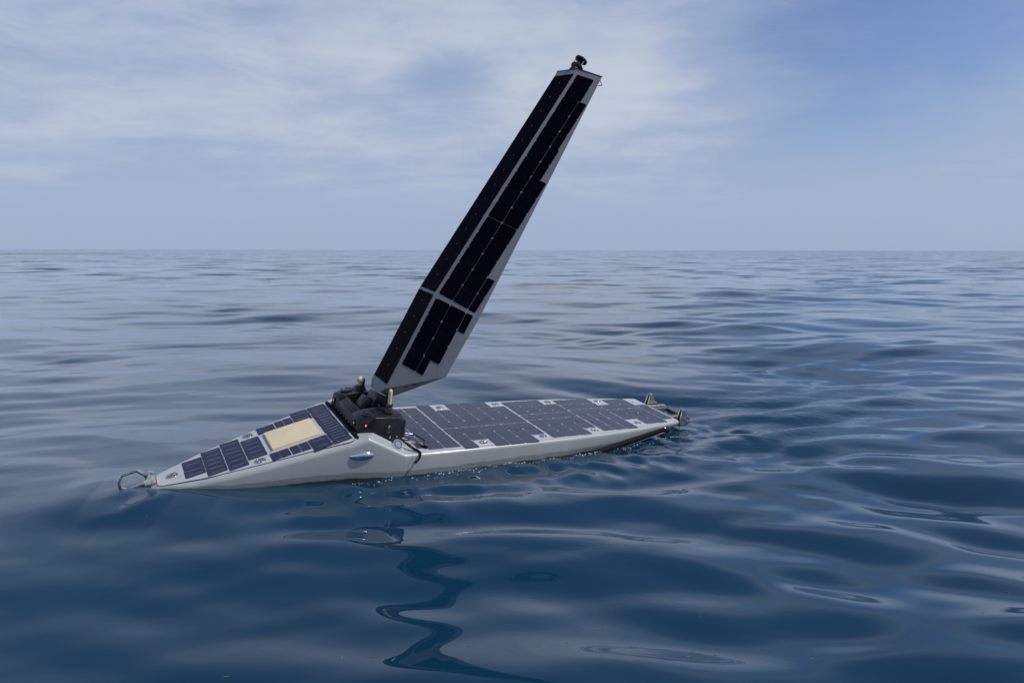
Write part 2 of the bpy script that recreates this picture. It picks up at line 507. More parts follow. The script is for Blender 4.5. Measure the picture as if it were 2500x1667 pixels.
def sea_height(x, y, spacing):
    # domain warp keeps the crests from running dead straight
    wx = x + 0.35 * np.sin(0.55 * y + 1.3) + 0.16 * np.sin(1.3 * x + 0.9 * y)
    wy = y + 0.30 * np.sin(0.62 * x + 0.4) + 0.14 * np.sin(1.1 * y - 1.2 * x + 2.0)
    # calm and lively patches for the short waves
    patch = 0.62 + 0.38 * np.sin(0.42 * x + 0.21 * y + 0.6) * np.sin(0.17 * x - 0.33 * y + 1.9)
    right = smoothstep(-2.0, 3.5, x)
    lively = patch * (0.55 + (0.20 + 0.42 * smoothstep(9.5, 6.5, y)) * right + 0.25 * smoothstep(4.2, 7.0, y))
    fine = lively * (1.0 + 0.55 * smoothstep(8.0, 5.5, y)) * (0.50 + 0.50 * np.maximum(right * smoothstep(9.0, 6.0, y), 0.7 * smoothstep(6.0, 10.0, y)))
    h = np.zeros_like(x)
    for k, cx, cy, a, ph, l in WAVES:
        fade = smoothstep(2.2, 5.0, l / spacing)
        amp = a * fade
        if l < 2.4:
            amp = amp * (lively if l > 0.9 else fine)
        h += amp * np.sin(k * (cx * wx + cy * wy) + ph)
    rr = np.sqrt(x * x + y * y)
    h *= 1.0 - 0.35 * smoothstep(20, 60, rr)
    # the swell lifts the bow and drops the stern of the boat
    g = np.exp(-((x + 0.3) ** 2 / 14.0 + (y - 5.0) ** 2 / 9.0))
    h = h + g * (-0.042 * x - 0.012)
    # and the water clings to the hull: pull the surface to the wetted line
    num = np.zeros_like(x); den = np.full_like(x, 1e-9); near = np.zeros_like(x)
    for cx, cy, cz in LINE:
        k = np.exp(-((x - cx) ** 2 + (y - cy) ** 2) / 0.16)
        num += k * cz; den += k; near = np.maximum(near, k)
    h = h + near * (0.92 * (num / den - h))
    # bow ring and ripples shed along the near side
    rb = np.sqrt((x + 2.28) ** 2 + (y - 3.88) ** 2)
    ang = np.arctan2(y - 3.88, x + 2.28)
    uneven = 0.55 + 0.45 * np.sin(2.3 * ang + 0.7) * np.sin(1.1 * ang - 0.4)
    h += uneven * (0.008 * np.exp(-((rb - 0.30 - 0.05 * np.sin(3 * ang)) / 0.085) ** 2) - 0.004 * np.exp(-((rb - 0.14) / 0.08) ** 2))
    h += uneven * 0.0016 * np.sin(rb * 13.0 + 1.2 * np.sin(2 * ang)) * np.exp(-((rb - 0.60) / 0.28) ** 2)
    # chop slapping along the near side, abaft the bow
    chop = np.zeros_like(x)
    for cx, cy, cz in LINE[7:]:
        chop = np.maximum(chop, np.exp(-((x - cx) ** 2 + (y - cy + 0.22) ** 2) / 0.16))
    cw = np.zeros_like(x)
    for k, cx, cy, a, ph in CHOP:
        cw += a * np.sin(k * (cx * wx + cy * wy) + ph)
    h += chop * smoothstep(3.0, 6.0, 0.25 / spacing) * cw
    # wake roll leaving the stern
    ux = (x - 1.6) * 0.78 + (y - 6.1) * 0.62
    uy = -(x - 1.6) * 0.62 + (y - 6.1) * 0.78
    env = smoothstep(-0.2, 1.2, ux) * np.exp(-ux / 5.0)
    fade = smoothstep(2.0, 4.5, 0.5 / spacing)
    h += fade * env * 0.008 * np.sin(uy * 11.0 + 1.5 * np.sin(ux * 2.0)) * np.exp(-(uy / (0.35 + 0.30 * np.maximum(ux, 0))) ** 2)
    # crest line of the low wave seen to the right, beyond the stern
    c = (y - 9.6) - 0.22 * (x - 3.0)
    h += 0.115 * np.exp(-(c / 0.62) ** 2) * smoothstep(0.8, 3.6, x) * (1 - 0.5 * smoothstep(6.5, 10, x))
    h -= 0.022 * np.exp(-((c + 1.5) / 1.0) ** 2) * smoothstep(0.8, 3.6, x)
    return h


def build_sea():
    az = np.concatenate([np.arange(-180, -47, 1.5), np.arange(-46, 46.001, 0.105), np.arange(47, 180, 1.5)])
    az = np.radians(az)
    ypx = np.concatenate([np.array([0.05, 0.12, 0.22, 0.36, 0.55, 0.8, 1.1, 1.5, 2.0, 2.6, 3.2, 3.8]), np.arange(4.5, 60, 0.46), np.arange(60, 300, 0.62), np.arange(300, 640, 0.95)])
    r = 1024.5 / ypx
    r = np.concatenate([r, np.array([1.3, 0.9, 0.5, 0.2])])
    dr = np.abs(np.gradient(r))
    na, nr = len(az), len(r)
    A, Rr = np.meshgrid(az, r)
    X = Rr * np.sin(A)
    Y = Rr * np.cos(A)
    daz = np.abs(np.gradient(az))
    SP = np.maximum(np.repeat(dr[:, None], na, 1), Rr * daz[None, :])
    Z = sea_height(X, Y, SP)
    co = np.stack([X, Y, Z], -1).reshape(-1, 3).astype(np.float32)
    co = np.concatenate([co, np.array([[0, 0, float(Z[-1].mean())]], np.float32)])
    i = np.arange(nr - 1)[:, None] * na
    j = np.arange(na)[None, :]
    j2 = (j + 1) % na
    quads = np.stack([i + j, i + na + j, i + na + j2, i + j2], -1).reshape(-1, 4)
    last = (nr - 1) * na
    tris = np.stack([last + np.arange(na), np.full(na, nr * na), last + (np.arange(na) + 1) % na], -1)
    me = bpy.data.meshes.new('sea')
    me.vertices.add(len(co))
    me.vertices.foreach_set('co', co.ravel())
    nl = quads.size + tris.size
    me.loops.add(nl)
    me.loops.foreach_set('vertex_index', np.concatenate([quads.ravel(), tris.ravel()]).astype(np.int32))
    me.polygons.add(len(quads) + len(tris))
    starts = np.concatenate([np.arange(len(quads)) * 4, quads.size + np.arange(len(tris)) * 3]).astype(np.int32)
    me.polygons.foreach_set('loop_start', starts)
    me.update(calc_edges=True)
    me.validate()
    me.polygons.foreach_set('use_smooth', np.ones(len(me.polygons), bool))
    if me.polygons[len(me.polygons) // 2].normal.z < 0:
        me.flip_normals()
    o = obj('sea', me, WATER)
    tag(o, 'calm deep blue sea with long smooth ripples reaching the horizon', kind='structure')
    return o


build_sea()


def sea_z(x, y):
    return float(sea_height(np.array([float(x)]), np.array([float(y)]), np.array([0.01]))[0])


# ------------------------------------------------------------------ the boat (x aft, y starboard, z up)
boat = bpy.data.objects.new('solar_boat', None)
COL.objects.link(boat)
boat.empty_display_size = 0.2
M4 = Matrix([[*BOAT_R[i], BOAT_T[i]] for i in range(3)] + [[0, 0, 0, 1]])
boat.matrix_world = M4
tag(boat, 'light grey uncrewed solar boat with a tall dark panelled sail leaning aft', 'boat')
SLOPE = math.atan(0.291)


def fore_z(x):
    return 0.062 + 0.291 * (x + 1.0)


def interp(x, xs, ys):
    return float(np.interp(x, xs, ys))


HW_X = [-2.0, -1.80, -1.59, -1.38, -1.16, -0.98, -0.81, -0.55, -0.26, 0.3, 0.8, 1.2, 1.53, 1.80, 2.00, 2.06]
HW_Y = [0.095, 0.175, 0.25, 0.298, 0.342, 0.378, 0.41, 0.452, 0.457, 0.455, 0.445, 0.422, 0.386, 0.347, 0.315, 0.300]
KEEL_X = [-2.0, -1.6, -1.0, 0.6, 0.95, 1.9, 2.06]
KEEL_Z = [-0.40, -0.40, -0.38, -0.34, -0.215, -0.075, -0.055]


def build_hull():
    stations = []
    for x in (-2.0, -1.985, -1.9, -1.75, -1.59, -1.38, -1.16, -0.98, -0.86, -0.82):
        stations.append((x, 'f'))
    stations += [(-0.800, 'crest'), (-0.555, 'base'), (-0.545, 'a')]
    for x in (-0.26, 0.3, 0.6, 0.8, 0.95, 1.2, 1.53, 1.8, 2.0, 2.045, 2.06):
        stations.append((x, 'a'))
    rows = []
    for x, k in stations:
        hw = interp(x, HW_X, HW_Y)
        if k == 'f':
            zd = fore_z(x)
            rad = 0.040
        elif k == 'crest':
            zd = 0.122; rad = 0.030
        elif k == 's1':
            zd = 0.103; rad = 0.034
        elif k == 's2':
            zd = 0.018; rad = 0.028
        else:
            zd = 0.0; rad = 0.022
        if x <= -1.985:
            rad = 0.018 if x > -2.0 else 0.006
        if x >= 2.0:
            rad = 0.020
        inset = 0.0
        if x >= 2.06:
            inset = 0.010
        rad = min(rad, hw * 0.4)
        pts = []
        for f in (0.0, 0.25, 0.5, 0.70, 0.82, 0.90):
            yy = f * (hw - rad)
            shift = 0.0
            if k in ('crest', 's1'):
                shift = min(0.27 * (1 - yy / hw), 0.10)
            if k in ('s2', 'base'):
                shift = min(0.11 * (1 - yy / hw), 0.07)
            pts.append((x + shift, yy, zd - inset))
        for a in (0, 18, 36, 54, 72, 90):
            pts.append((x, hw - rad + rad * math.sin(R(a)) - inset, zd - rad + rad * math.cos(R(a)) - inset * 0.5))
        zk = interp(x, KEEL_X, KEEL_Z)
        z0 = zd - rad
        pts.append((x, hw - 0.004 - inset, z0 + (zk - z0) * 0.35))
        pts.append((x, hw - 0.018 - inset, z0 + (zk - z0) * 0.80))
        pts.append((x, max(hw - 0.045, 0.03) - inset, zk))
        pts.append((x, hw * 0.5, zk - 0.02))
        pts.append((x, 0.0, zk - 0.03))
        rows.append(pts)
    bm = bmesh.new()
    grid = []
    for pts in rows:
        st = [bm.verts.new((p[0], p[1], p[2])) for p in pts]
        po = [st[0] if i == 0 or i == len(pts) - 1 else None for i in range(len(pts))]
        po = [bm.verts.new((p[0], -p[1], p[2])) if (0 < i < len(pts) - 1) else st[i] for i, p in enumerate(pts)]
        grid.append((st, po))
    for (a, b), (c, d) in zip(grid, grid[1:]):
        for i in range(len(a) - 1):
            bm.faces.new((a[i], c[i], c[i + 1], a[i + 1]))
            bm.faces.new((b[i], b[i + 1], d[i + 1], d[i]))
    for st, po in (grid[0], grid[-1]):
        bm.faces.new(st + po[-2:0:-1])
    me = bm_mesh('hull', bm, True, 32)
    return obj('hull', me, HULL, boat)


hull = build_hull()
hull['label'] = 'light grey hull, wet and stained along the waterline'


def cell_mesh(L, Wd, ch, bus=0, t=0.0016, cache={}):
    """one solar cell: L along local x, Wd along local y, chamfered corners; bus = count of silver lines along x"""
    key = (round(L, 4), round(Wd, 4), ch, bus)
    if key in cache:
        return cache[key]
    a, b = L / 2, Wd / 2
    c = min(ch, a * 0.4, b * 0.4)
    ring = [(-a + c, -b), (a - c, -b), (a, -b + c), (a, b - c), (a - c, b), (-a + c, b), (-a, b - c), (-a, -b + c)]
    vs = [(x, y, t) for x, y in ring] + [(x, y, -0.001) for x, y in ring]
    fs = [tuple(range(8))] + [(i, i + 8, (i + 1) % 8 + 8, (i + 1) % 8) for i in range(8)]
    mats = [0] * len(fs)
    for i in range(bus):
        y = -b + (i + 0.5) * Wd / bus
        n = len(vs)
        w = 0.0009
        x0, x1 = -a * 0.62, a * 0.72
        vs += [(x0, y - w, t + 0.0004), (x1, y - w, t + 0.0004), (x1, y + w, t + 0.0004), (x0, y + w, t + 0.0004)]
        fs.append((n, n + 1, n + 2, n + 3)); mats.append(1)
    me = mesh('solar_cell', vs, fs)
    cache[key] = me
    me.polygons.foreach_set('material_index', mats)
    return me


def put_cell(parent, mat, org, ex, ey, L, Wd, ch=0.010, bus=0):
    ez = Vector(ex).cross(Vector(ey))
    me = cell_mesh(L, Wd, ch, bus)
    if not me.materials:
        me.materials.append(mat)
        me.materials.append(BUS)
    o = obj('solar_cell', me, None, parent, mtx=frame(org, ex, ey, ez))
    return o


# ---- aft deck: a thin plate that carries the cells
def plate(name, outline, z, thick, mat, parent, mtx=None, bev=0.0):
    bm = bmesh.new()
    top = [bm.verts.new((x, y, z)) for x, y in outline]
    f = bm.faces.new(top)
    r = bmesh.ops.extrude_face_region(bm, geom=[f])
    for v in r['geom']:
        if isinstance(v, bmesh.types.BMVert):
            v.co.z -= thick
    if bev:
        bevel(bm, bev, 2)
    return obj(name, bm_mesh(name, bm, bool(bev), 40), mat, parent, mtx=mtx)


ow = lambda x: interp(x, HW_X, HW_Y) - 0.024
xs = [-0.46, -0.26, 0.3, 0.8, 1.2, 1.53, 1.8, 2.0, 2.035]
aft_deck = plate('aft_deck', [(x, ow(x)) for x in xs] + [(x, -ow(x)) for x in reversed(xs)], 0.0022, 0.004, DECK, boat)
aft_deck['label'] = 'flat light grey aft deck covered with solar cells'

ZD = 0.0024


def grid_cells(X, Y, skip, gx, gy, parent=aft_deck, mat=CELL_A):
    """X, Y: grid lines. gx, gy: half gaps (may be functions of the row/column index)"""
    for i in range(len(X) - 1):
        for j in range(len(Y) - 1):
            if (i, j) in skip:
                continue
            hx = gx(i, j); hy = gy(i, j)
            x0, x1 = X[i] + hx, X[i + 1] - hx
            y1, y0 = Y[j] - hy, Y[j + 1] + hy
            put_cell(parent, mat, ((x0 + x1) / 2, (y0 + y1) / 2, ZD), (1, 0, 0), (0, 1, 0), x1 - x0, y1 - y0, 0.0080)


TH, WD = 0.00015, 0.0020
# forward group beside the pod
grid_cells([-0.445, -0.3775], [0.216, 0.088, -0.041, -0.171, -0.292, -0.377], set(), lambda i, j: 0.0027, lambda i, j: TH)
grid_cells([-0.3775, -0.2515, -0.1275], [0.396, 0.342, 0.216, 0.088, -0.041, -0.171, -0.292, -0.411], set(),
           lambda i, j: 0.0027, lambda i, j: WD if j in (0, 1) else 0.0008)
# second group
grid_cells([-0.1195, 0.0, 0.126, 0.252, 0.378, 0.504, 0.629], [0.4315, 0.3055, 0.1795, 0.0535, -0.0725, -0.1985, -0.3245, -0.447],
           {(1, 0), (5, 0), (1, 6), (5, 6)},
           lambda i, j: TH if j in (3, 4) else 0.0027, lambda i, j: 0.0040 if j in (3, 4) else TH)
# third group
grid_cells([0.643, 0.769, 0.895, 1.021, 1.148], [0.399, 0.281, 0.155, 0.086, -0.036, -0.163, -0.288, -0.408],
           {(3, 0), (3, 6)}, lambda i, j: TH if j in (2, 3, 4) else 0.0027, lambda i, j: 0.0040 if j in (2, 3, 4) else TH)
# fourth group
grid_cells([1.155, 1.277, 1.403, 1.526], [0.371, 0.246, 0.121, -0.003, -0.129, -0.252, -0.373], set(),
           lambda i, j: 0.0040 if j > 2 else TH, lambda i, j: 0.0038 if j <= 2 else TH)
# fifth group and stern row
grid_cells([1.532, 1.657, 1.783, 1.906], [0.305, 0.183, 0.056, -0.067, -0.189, -0.312], {(0, 0), (0, 4)},
           lambda i, j: 0.0023 if i else TH, lambda i, j: 0.0038 if j in (1, 2) else TH)
grid_cells([1.912, 2.022], [0.121, -0.002, -0.123, -0.252], set(), lambda i, j: 0.0008, lambda i, j: TH)

# ---- foredeck: seam, panel, cells, radome plate
ca, sa = math.cos(SLOPE), math.sin(SLOPE)
FEX, FEY, FEZ = (ca, 0, sa), (0, 1, 0), (-sa, 0, ca)
FM = frame((-1.0, 0, 0.062), FEX, FEY, FEZ)


def fx(x):                       # boat x -> distance along the slope
    return (x + 1.0) / ca


outl = [(-1.970, 0.060), (-1.962, 0.078), (-1.943, 0.092), (-1.712, 0.186), (-1.40, 0.262), (-1.098, 0.327), (-0.915, 0.372), (-0.893, 0.371), (-0.878, 0.358), (-0.870, 0.330)]
outl = [(fx(x), y) for x, y in outl]
full = outl + [(x, -y) for x, y in reversed(outl)]


def inset(poly, d):
    cx = sum(p[0] for p in poly) / len(poly)
    out = []
    n = len(poly)
    for i in range(n):
        p0, p1, p2 = Vector(poly[i - 1]), Vector(poly[i]), Vector(poly[(i + 1) % n])
        e1, e2 = (p1 - p0).normalized(), (p2 - p1).normalized()
        n1, n2 = Vector((e1.y, -e1.x)), Vector((e2.y, -e2.x))
        nn = (n1 + n2)
        nn = nn / max(nn.length_squared, 1e-6) * 2 * d
        out.append((p1.x + nn.x, p1.y + nn.y))
    return out


area = sum(full[i - 1][0] * full[i][1] - full[i][0] * full[i - 1][1] for i in range(len(full)))
sgn = -1 if area > 0 else 1
inner = inset(full, sgn * 0.0034)
fore_deck = plate('fore_deck', inner, 0.0040, 0.006, DECK, boat, mtx=FM, bev=0.0012)
fore_deck['label'] = 'sloping light grey foredeck hatch narrowing to the bow'
seam = plate('hatch_seam', full, 0.0020, 0.004, SEAM, fore_deck, mtx=Matrix.Identity(4))


def fcell(x0, x1, y1, y0, bus=2, ch=0.006, ext=0.0024):
    a, b = fx(x0) - ext, fx(x1) + ext
    put_cell(fore_deck, CELL_F, ((a + b) / 2, (y0 + y1) / 2, 0.0042), (1, 0, 0), (0, 1, 0), b - a, y1 - y0, ch, bus)


G = 0.0006
fcell(-1.817, -1.709, 0.126, 0.006 + G, 1); fcell(-1.817, -1.709, 0.006 - G, -0.114, 2)
for y1, y0, n in ((0.182, 0.064, 2), (0.064, -0.062, 2), (-0.062, -0.183, 2)):
    fcell(-1.702, -1.595, y1 - G, y0 + G, n)
for y1, y0, n in ((0.213, 0.127, 1), (0.127, 0.001, 2), (0.001, -0.124, 2), (-0.124, -0.210, 1)):
    fcell(-1.586, -1.478, y1 - G, y0 + G, n)
for y1, y0, n in ((0.156, 0.034, 2), (0.034, -0.093, 2), (-0.093, -0.155, 1)):
    fcell(-1.469, -1.361, y1 - G, y0 + G, n)
for s in (1, -1):
    for x0, x1, ya, yb in ((-1.354, -1.299, 0.163, 0.272), (-1.298, -1.240, 0.163, 0.274), (-1.235, -1.181, 0.164, 0.282), (-1.179, -1.122, 0.164, 0.286)):
        fcell(x0, x1, max(s * ya, s * yb), min(s * ya, s * yb), 0, 0.004, -0.0006)
    fcell(-1.116, -1.005, max(s * 0.157, s * 0.336), min(s * 0.157, s * 0.336), 2)
for y1, y0 in ((0.341, 0.226), (0.226, 0.098), (0.098, -0.031), (-0.031, -0.155), (-0.155, -0.281), (-0.281, -0.341)):
    fcell(-0.997, -0.884, y1 - G, y0 + G, 1 if y1 - y0 < 0.08 else 3, 0.008)

bm = box_bm(fx(-1.326), fx(-1.026), -0.140, 0.140, 0.002, 0.022, 0.006, 3)
radome = obj('radome_plate', bm_mesh('radome_plate', bm, True, 50), CREAM, fore_deck)
radome['label'] = 'cream rectangular antenna plate on the foredeck'
bm = box_bm(fx(-1.336), fx(-1.016), -0.150, 0.150, 0.001, 0.0062, 0.001, 1)
obj('radome_base', bm_mesh('radome_base', bm), DECK, fore_deck)

# ---- recessed screw-down fasteners
FAST = lathe_bm([(0.0, 0.0025), (0.008, 0.003), (0.019, 0.0026), (0.0215, 0.0008), (0.024, 0.0008), (0.0255, 0.0050), (0.0300, 0.0052), (0.0325, 0.0030), (0.0330, -0.001)], 32)
FAST_ME = bm_mesh('fastener', FAST, True, 50)
FAST_ME.materials.append(CHROME)
bmx = bmesh.new()
for a in (0.4, 0.4 + math.pi / 3, 0.4 + 2 * math.pi / 3):
    b2 = box_bm(-0.019, 0.019, -0.0035, 0.0035, 0.001, 0.0066, 0.0012, 1)
    bmesh.ops.rotate(b2, verts=b2.verts, cent=(0, 0, 0), matrix=Matrix.Rotation(a, 3, 'Z'))
    tmp = bpy.data.meshes.new('tmp'); b2.to_mesh(tmp); b2.free(); bmx.from_mesh(tmp); bpy.data.meshes.remove(tmp)
STAR_ME = bm_mesh('star_key', bmx)
STAR_ME.materials.append(CAST)


def fastener(org, ex, ey, ez, rot=0.0, sc=1.0):
    m = frame(org, ex, ey, ez) @ Matrix.Rotation(rot, 4, 'Z') @ Matrix.Diagonal((sc, sc, sc, 1))
    o = obj('fastener', FAST_ME, None, boat, mtx=m)
    obj('star_key', STAR_ME, None, o)


for i, (x, y) in enumerate(((0.064, 0.367), (0.065, -0.373), (0.577, 0.366), (0.580, -0.366), (1.088, 0.338), (1.090, -0.338), (1.593, 0.283), (1.594, -0.277))):
    fastener((x, y, 0.0024), (1, 0, 0), (0, 1, 0), (0, 0, 1), 0.7 * i)
for i, (x, y) in enumerate(((-1.884, 0.0), (-1.415, 0.210), (-1.415, -0.207))):
    p = Vector((x, y, fore_z(x))) + Vector(FEZ) * 0.004
    fastener(p, FEX, FEY, FEZ, 0.5 + i, 1.12)

# chrome oval on the near side, silver disc on the slope abaft the pod
def oval(name, org, ex, ey, ez, a, b, h, mat, parent):
    bm = lathe_bm([(0, 1.0), (0.35, 0.94), (0.6, 0.80), (0.8, 0.56), (0.92, 0.34), (0.96, 0.10), (1.0, 0.08), (1.03, -0.2)], 40)
    for v in bm.verts:
        v.co = Vector((v.co.x * a, v.co.y * b, v.co.z * h))
    return obj(name, bm_mesh(name, bm, True, 60), mat, parent, mtx=frame(org, ex, ey, ez))


sx = Vector((1.0, -0.17, 0.05)).normalized()
o = oval('side_vent', (-0.836, -0.4045, 0.000), sx, Vector((0, 0, 1)) - sx * sx.z, sx.cross(Vector((0, 0, 1))).normalized(), 0.076, 0.030, 0.015, CHROME, hull)
o['label'] = 'polished chrome oval fitting on the side of the hull'

sl = Vector((0.21, 0, -0.118)).normalized()
dn = Vector((0.20, -0.62, 0.60)).normalized()
sl = (sl - dn * sl.dot(dn)).normalized()
dyv = dn.cross(sl).normalized()
bm = lathe_bm([(0, 0.004), (0.016, 0.0045), (0.027, 0.004), (0.0285, 0.001), (0.032, 0.001), (0.0335, 0.005), (0.036, 0.005), (0.0375, 0.0), (0.0375, -0.05)], 36)
disc = obj('slope_port', bm_mesh('slope_port', bm, True, 40), CHROME, boat, mtx=frame((-0.592, -0.388, 0.052), sl, dyv, dn))
obj('port_ring', bm_mesh('port_ring', lathe_bm([(0.0225, 0.0046), (0.0235, 0.0058), (0.0262, 0.0058), (0.0272, 0.0046)], 32), True, 40), RUBBER, disc)
disc['label'] = 'round silver port on the slope abaft the black pod'

# ---- black rubbing strake along the near and far quarter
def strake(side):
    xs = [0.70, 0.95, 1.2, 1.5, 1.75, 1.86]
    zs = [-0.240, -0.178, -0.137, -0.094, -0.064, -0.052]
    path = [(x, side * (interp(x, HW_X, HW_Y) - 0.010), z) for x, z in zip(xs, zs)]
    o = obj('rubbing_strake', bm_mesh('rubbing_strake', tube_bm(path, [0.026, 0.028, 0.028, 0.027, 0.024, 0.022], 14, 5), True, 60), RUBBER, hull)
    o['label'] = 'black rubber strake rising along the quarter'
    cap = [(1.850, side * (interp(1.85, HW_X, HW_Y) - 0.008), -0.056), (1.880, side * (interp(1.88, HW_X, HW_Y) - 0.008), -0.052), (1.900, side * (interp(1.9, HW_X, HW_Y) - 0.012), -0.060), (1.905, side * (interp(1.9, HW_X, HW_Y) - 0.016), -0.088)]
    obj('strake_cap', bm_mesh('strake_cap', tube_bm(cap, [0.025, 0.028, 0.027, 0.022], 12, 4), True, 60), BLACKG, hull)
    lip = [(x, side * (interp(x, HW_X, HW_Y) + 0.002), z - 0.026) for x, z in zip(xs, zs)]
    obj('strake_lip', bm_mesh('strake_lip', tube_bm(lip, 0.0042, 8, 5), True, 60), DECK, hull)


strake(-1)
strake(1)

# ---- bow bail of bent flat bar
def bail():
    outer = [(-1.983, -0.180), (-2.011, -0.150), (-2.038, -0.156), (-2.074, -0.127), (-2.159, -0.154), (-2.176, -0.198), (-2.163, -0.262), (-2.120, -0.275), (-2.03, -0.262), (-1.976, -0.262)]
    holep = [(-2.028, -0.202), (-2.035, -0.178), (-2.077, -0.1445), (-2.148, -0.166), (-2.160, -0.199), (-2.150, -0.238), (-2.118, -0.248), (-2.036, -0.218)]
    bm = bmesh.new()
    t = 0.0115
    def loop(pts):
        vs = [bm.verts.new((x, -t, z)) for x, z in pts]
        return vs, [bm.edges.new((vs[i - 1], vs[i])) for i in range(len(vs))]
    a, ea = loop(outer)
    b, eb = loop(holep)
    bmesh.ops.triangle_fill(bm, use_beauty=True, edges=ea + eb)
    r = bmesh.ops.extrude_face_region(bm, geom=bm.faces[:])
    for v in r['geom']:
        if isinstance(v, bmesh.types.BMVert):
            v.co.y += 2 * t
    bmesh.ops.recalc_face_normals(bm, faces=bm.faces)
    bmesh.ops.dissolve_limit(bm, angle_limit=R(2), verts=bm.verts[:], edges=bm.edges[:])
    bevel(bm, 0.0045, 2, 25)
    o = obj('bow_bail', bm_mesh('bow_bail', bm, True, 35), STEEL, boat)
    o['label'] = 'shiny steel towing bail on the bow, dipping into the water'
    # socket bolted to the stem
    b2 = hull_of([(-1.975, y, z) for y in (-0.052, 0.052) for z in (-0.205, -0.27)] + [(-2.035, y, z) for y in (-0.030, 0.030) for z in (-0.222, -0.262)] + [(-2.012, y, -0.156) for y in (-0.024, 0.024)] + [(-1.985, y, -0.160) for y in (-0.030, 0.030)], 0.004, 2)
    obj('bail_socket', bm_mesh('bail_socket', b2, True, 35), STEEL, o)
    for y in (-0.036, 0.036):
        b3 = lathe_bm([(0, 0.006), (0.006, 0.005), (0.008, 0.0), (0.008, -0.004)], 12)
        obj('bolt', bm_mesh('bolt', b3, True, 40), CHROME, o, loc=(-1.998, y, -0.198))


bail()

# ---- stern frame with two folded cleats
def stern():
    bm = bmesh.new()
    z0, z1 = -0.068, -0.030
    outer = [(2.045, 0.165), (2.300, 0.165), (2.338, 0.130), (2.338, -0.130), (2.300, -0.168), (2.045, -0.168)]
    holep = [(2.150, 0.082), (2.272, 0.082), (2.272, -0.082), (2.150, -0.082)]
    def loop(pts):
        vs = [bm.verts.new((x, y, z0)) for x, y in pts]
        return [bm.edges.new((vs[i - 1], vs[i])) for i in range(len(vs))]
    bmesh.ops.triangle_fill(bm, use_beauty=True, edges=loop(outer) + loop(holep))
    r = bmesh.ops.extrude_face_region(bm, geom=bm.faces[:])
    for v in r['geom']:
        if isinstance(v, bmesh.types.BMVert):
            v.co.z += z1 - z0
    bmesh.ops.recalc_face_normals(bm, faces=bm.faces)
    bmesh.ops.dissolve_limit(bm, angle_limit=R(2), verts=bm.verts[:], edges=bm.edges[:])
    bevel(bm, 0.004, 2, 25)
    fr = obj('stern_frame', bm_mesh('stern_frame', bm, True, 35), GREYP, boat)
    fr['label'] = 'grey rectangular frame bolted to the stern'
    for s in (-1, 1):
        b = box_bm(2.05, 2.30, s * 0.150 - 0.020, s * 0.150 + 0.020, -0.029, -0.021, 0.002, 1)
        obj('side_rail', bm_mesh('side_rail', b), CAST, fr)
    for x, y in ((2.10, 0.12), (2.305, 0.10), (2.305, -0.10), (2.10, -0.12)):
        b = lathe_bm([(0, 0.003), (0.008, 0.003), (0.010, 0.0), (0.010, -0.004)], 14)
        obj('bolt', bm_mesh('bolt', b, True, 40), SEAM, fr, loc=(x, y, -0.0290))
    for s in (-1, 1):
        y = s * 0.212
        w = 0.025
        b = hull_of([(2.140, y + d, z) for d in (-0.010, 0.010) for z in (-0.085, -0.02)] + [(2.156, y + d, 0.055) for d in (-0.008, 0.008)] + [(2.178, y + d, 0.050) for d in (-0.008, 0.008)] + [(2.236, y + d, -0.028) for d in (-0.010, 0.010)] + [(2.230, y + d, -0.080) for d in (-0.010, 0.010)], 0.002, 1)
        c = obj('stern_cleat', bm_mesh('stern_cleat', b, True, 35), BLACKG, boat)  # black core paints in the dark of the slot between the cheek plates
        c['label'] = 'wet shiny metal horn cleat standing up at the stern'
        prof = [(2.134, -0.090), (2.132, -0.030), (2.146, 0.058), (2.156, 0.074), (2.172, 0.076), (2.184, 0.062), (2.214, 0.010), (2.252, -0.022), (2.256, -0.046), (2.238, -0.052), (2.226, -0.084)]
        for d in (-1, 1):
            bm2 = bmesh.new()
            f = bm2.faces.new([bm2.verts.new((px, y + d * (0.010 if pz > -0.01 else 0.013), pz)) for px, pz in prof])
            r = bmesh.ops.extrude_face_region(bm2, geom=[f])
            for v in r['geom']:
                if isinstance(v, bmesh.types.BMVert):
                    v.co.y += d * (0.010 if v.co.z > -0.01 else 0.015)
            bmesh.ops.recalc_face_normals(bm2, faces=bm2.faces)
            bevel(bm2, 0.0035, 2, 30)
            obj('cheek_plate', bm_mesh('cheek_plate', bm2, True, 35), STEEL, c)
        b = tube_bm([(2.166, y - 0.026, 0.060), (2.166, y + 0.026, 0.060)], 0.009, 12, 2)
        obj('pin', bm_mesh('pin', b, True, 60), CHROME, c)
        b = box_bm(2.212, 2.262, y - 0.032, y + 0.032, -0.056, -0.034, 0.003, 2)
        obj('cross_bar', bm_mesh('cross_bar', b, True, 40), STEEL, c)


stern()

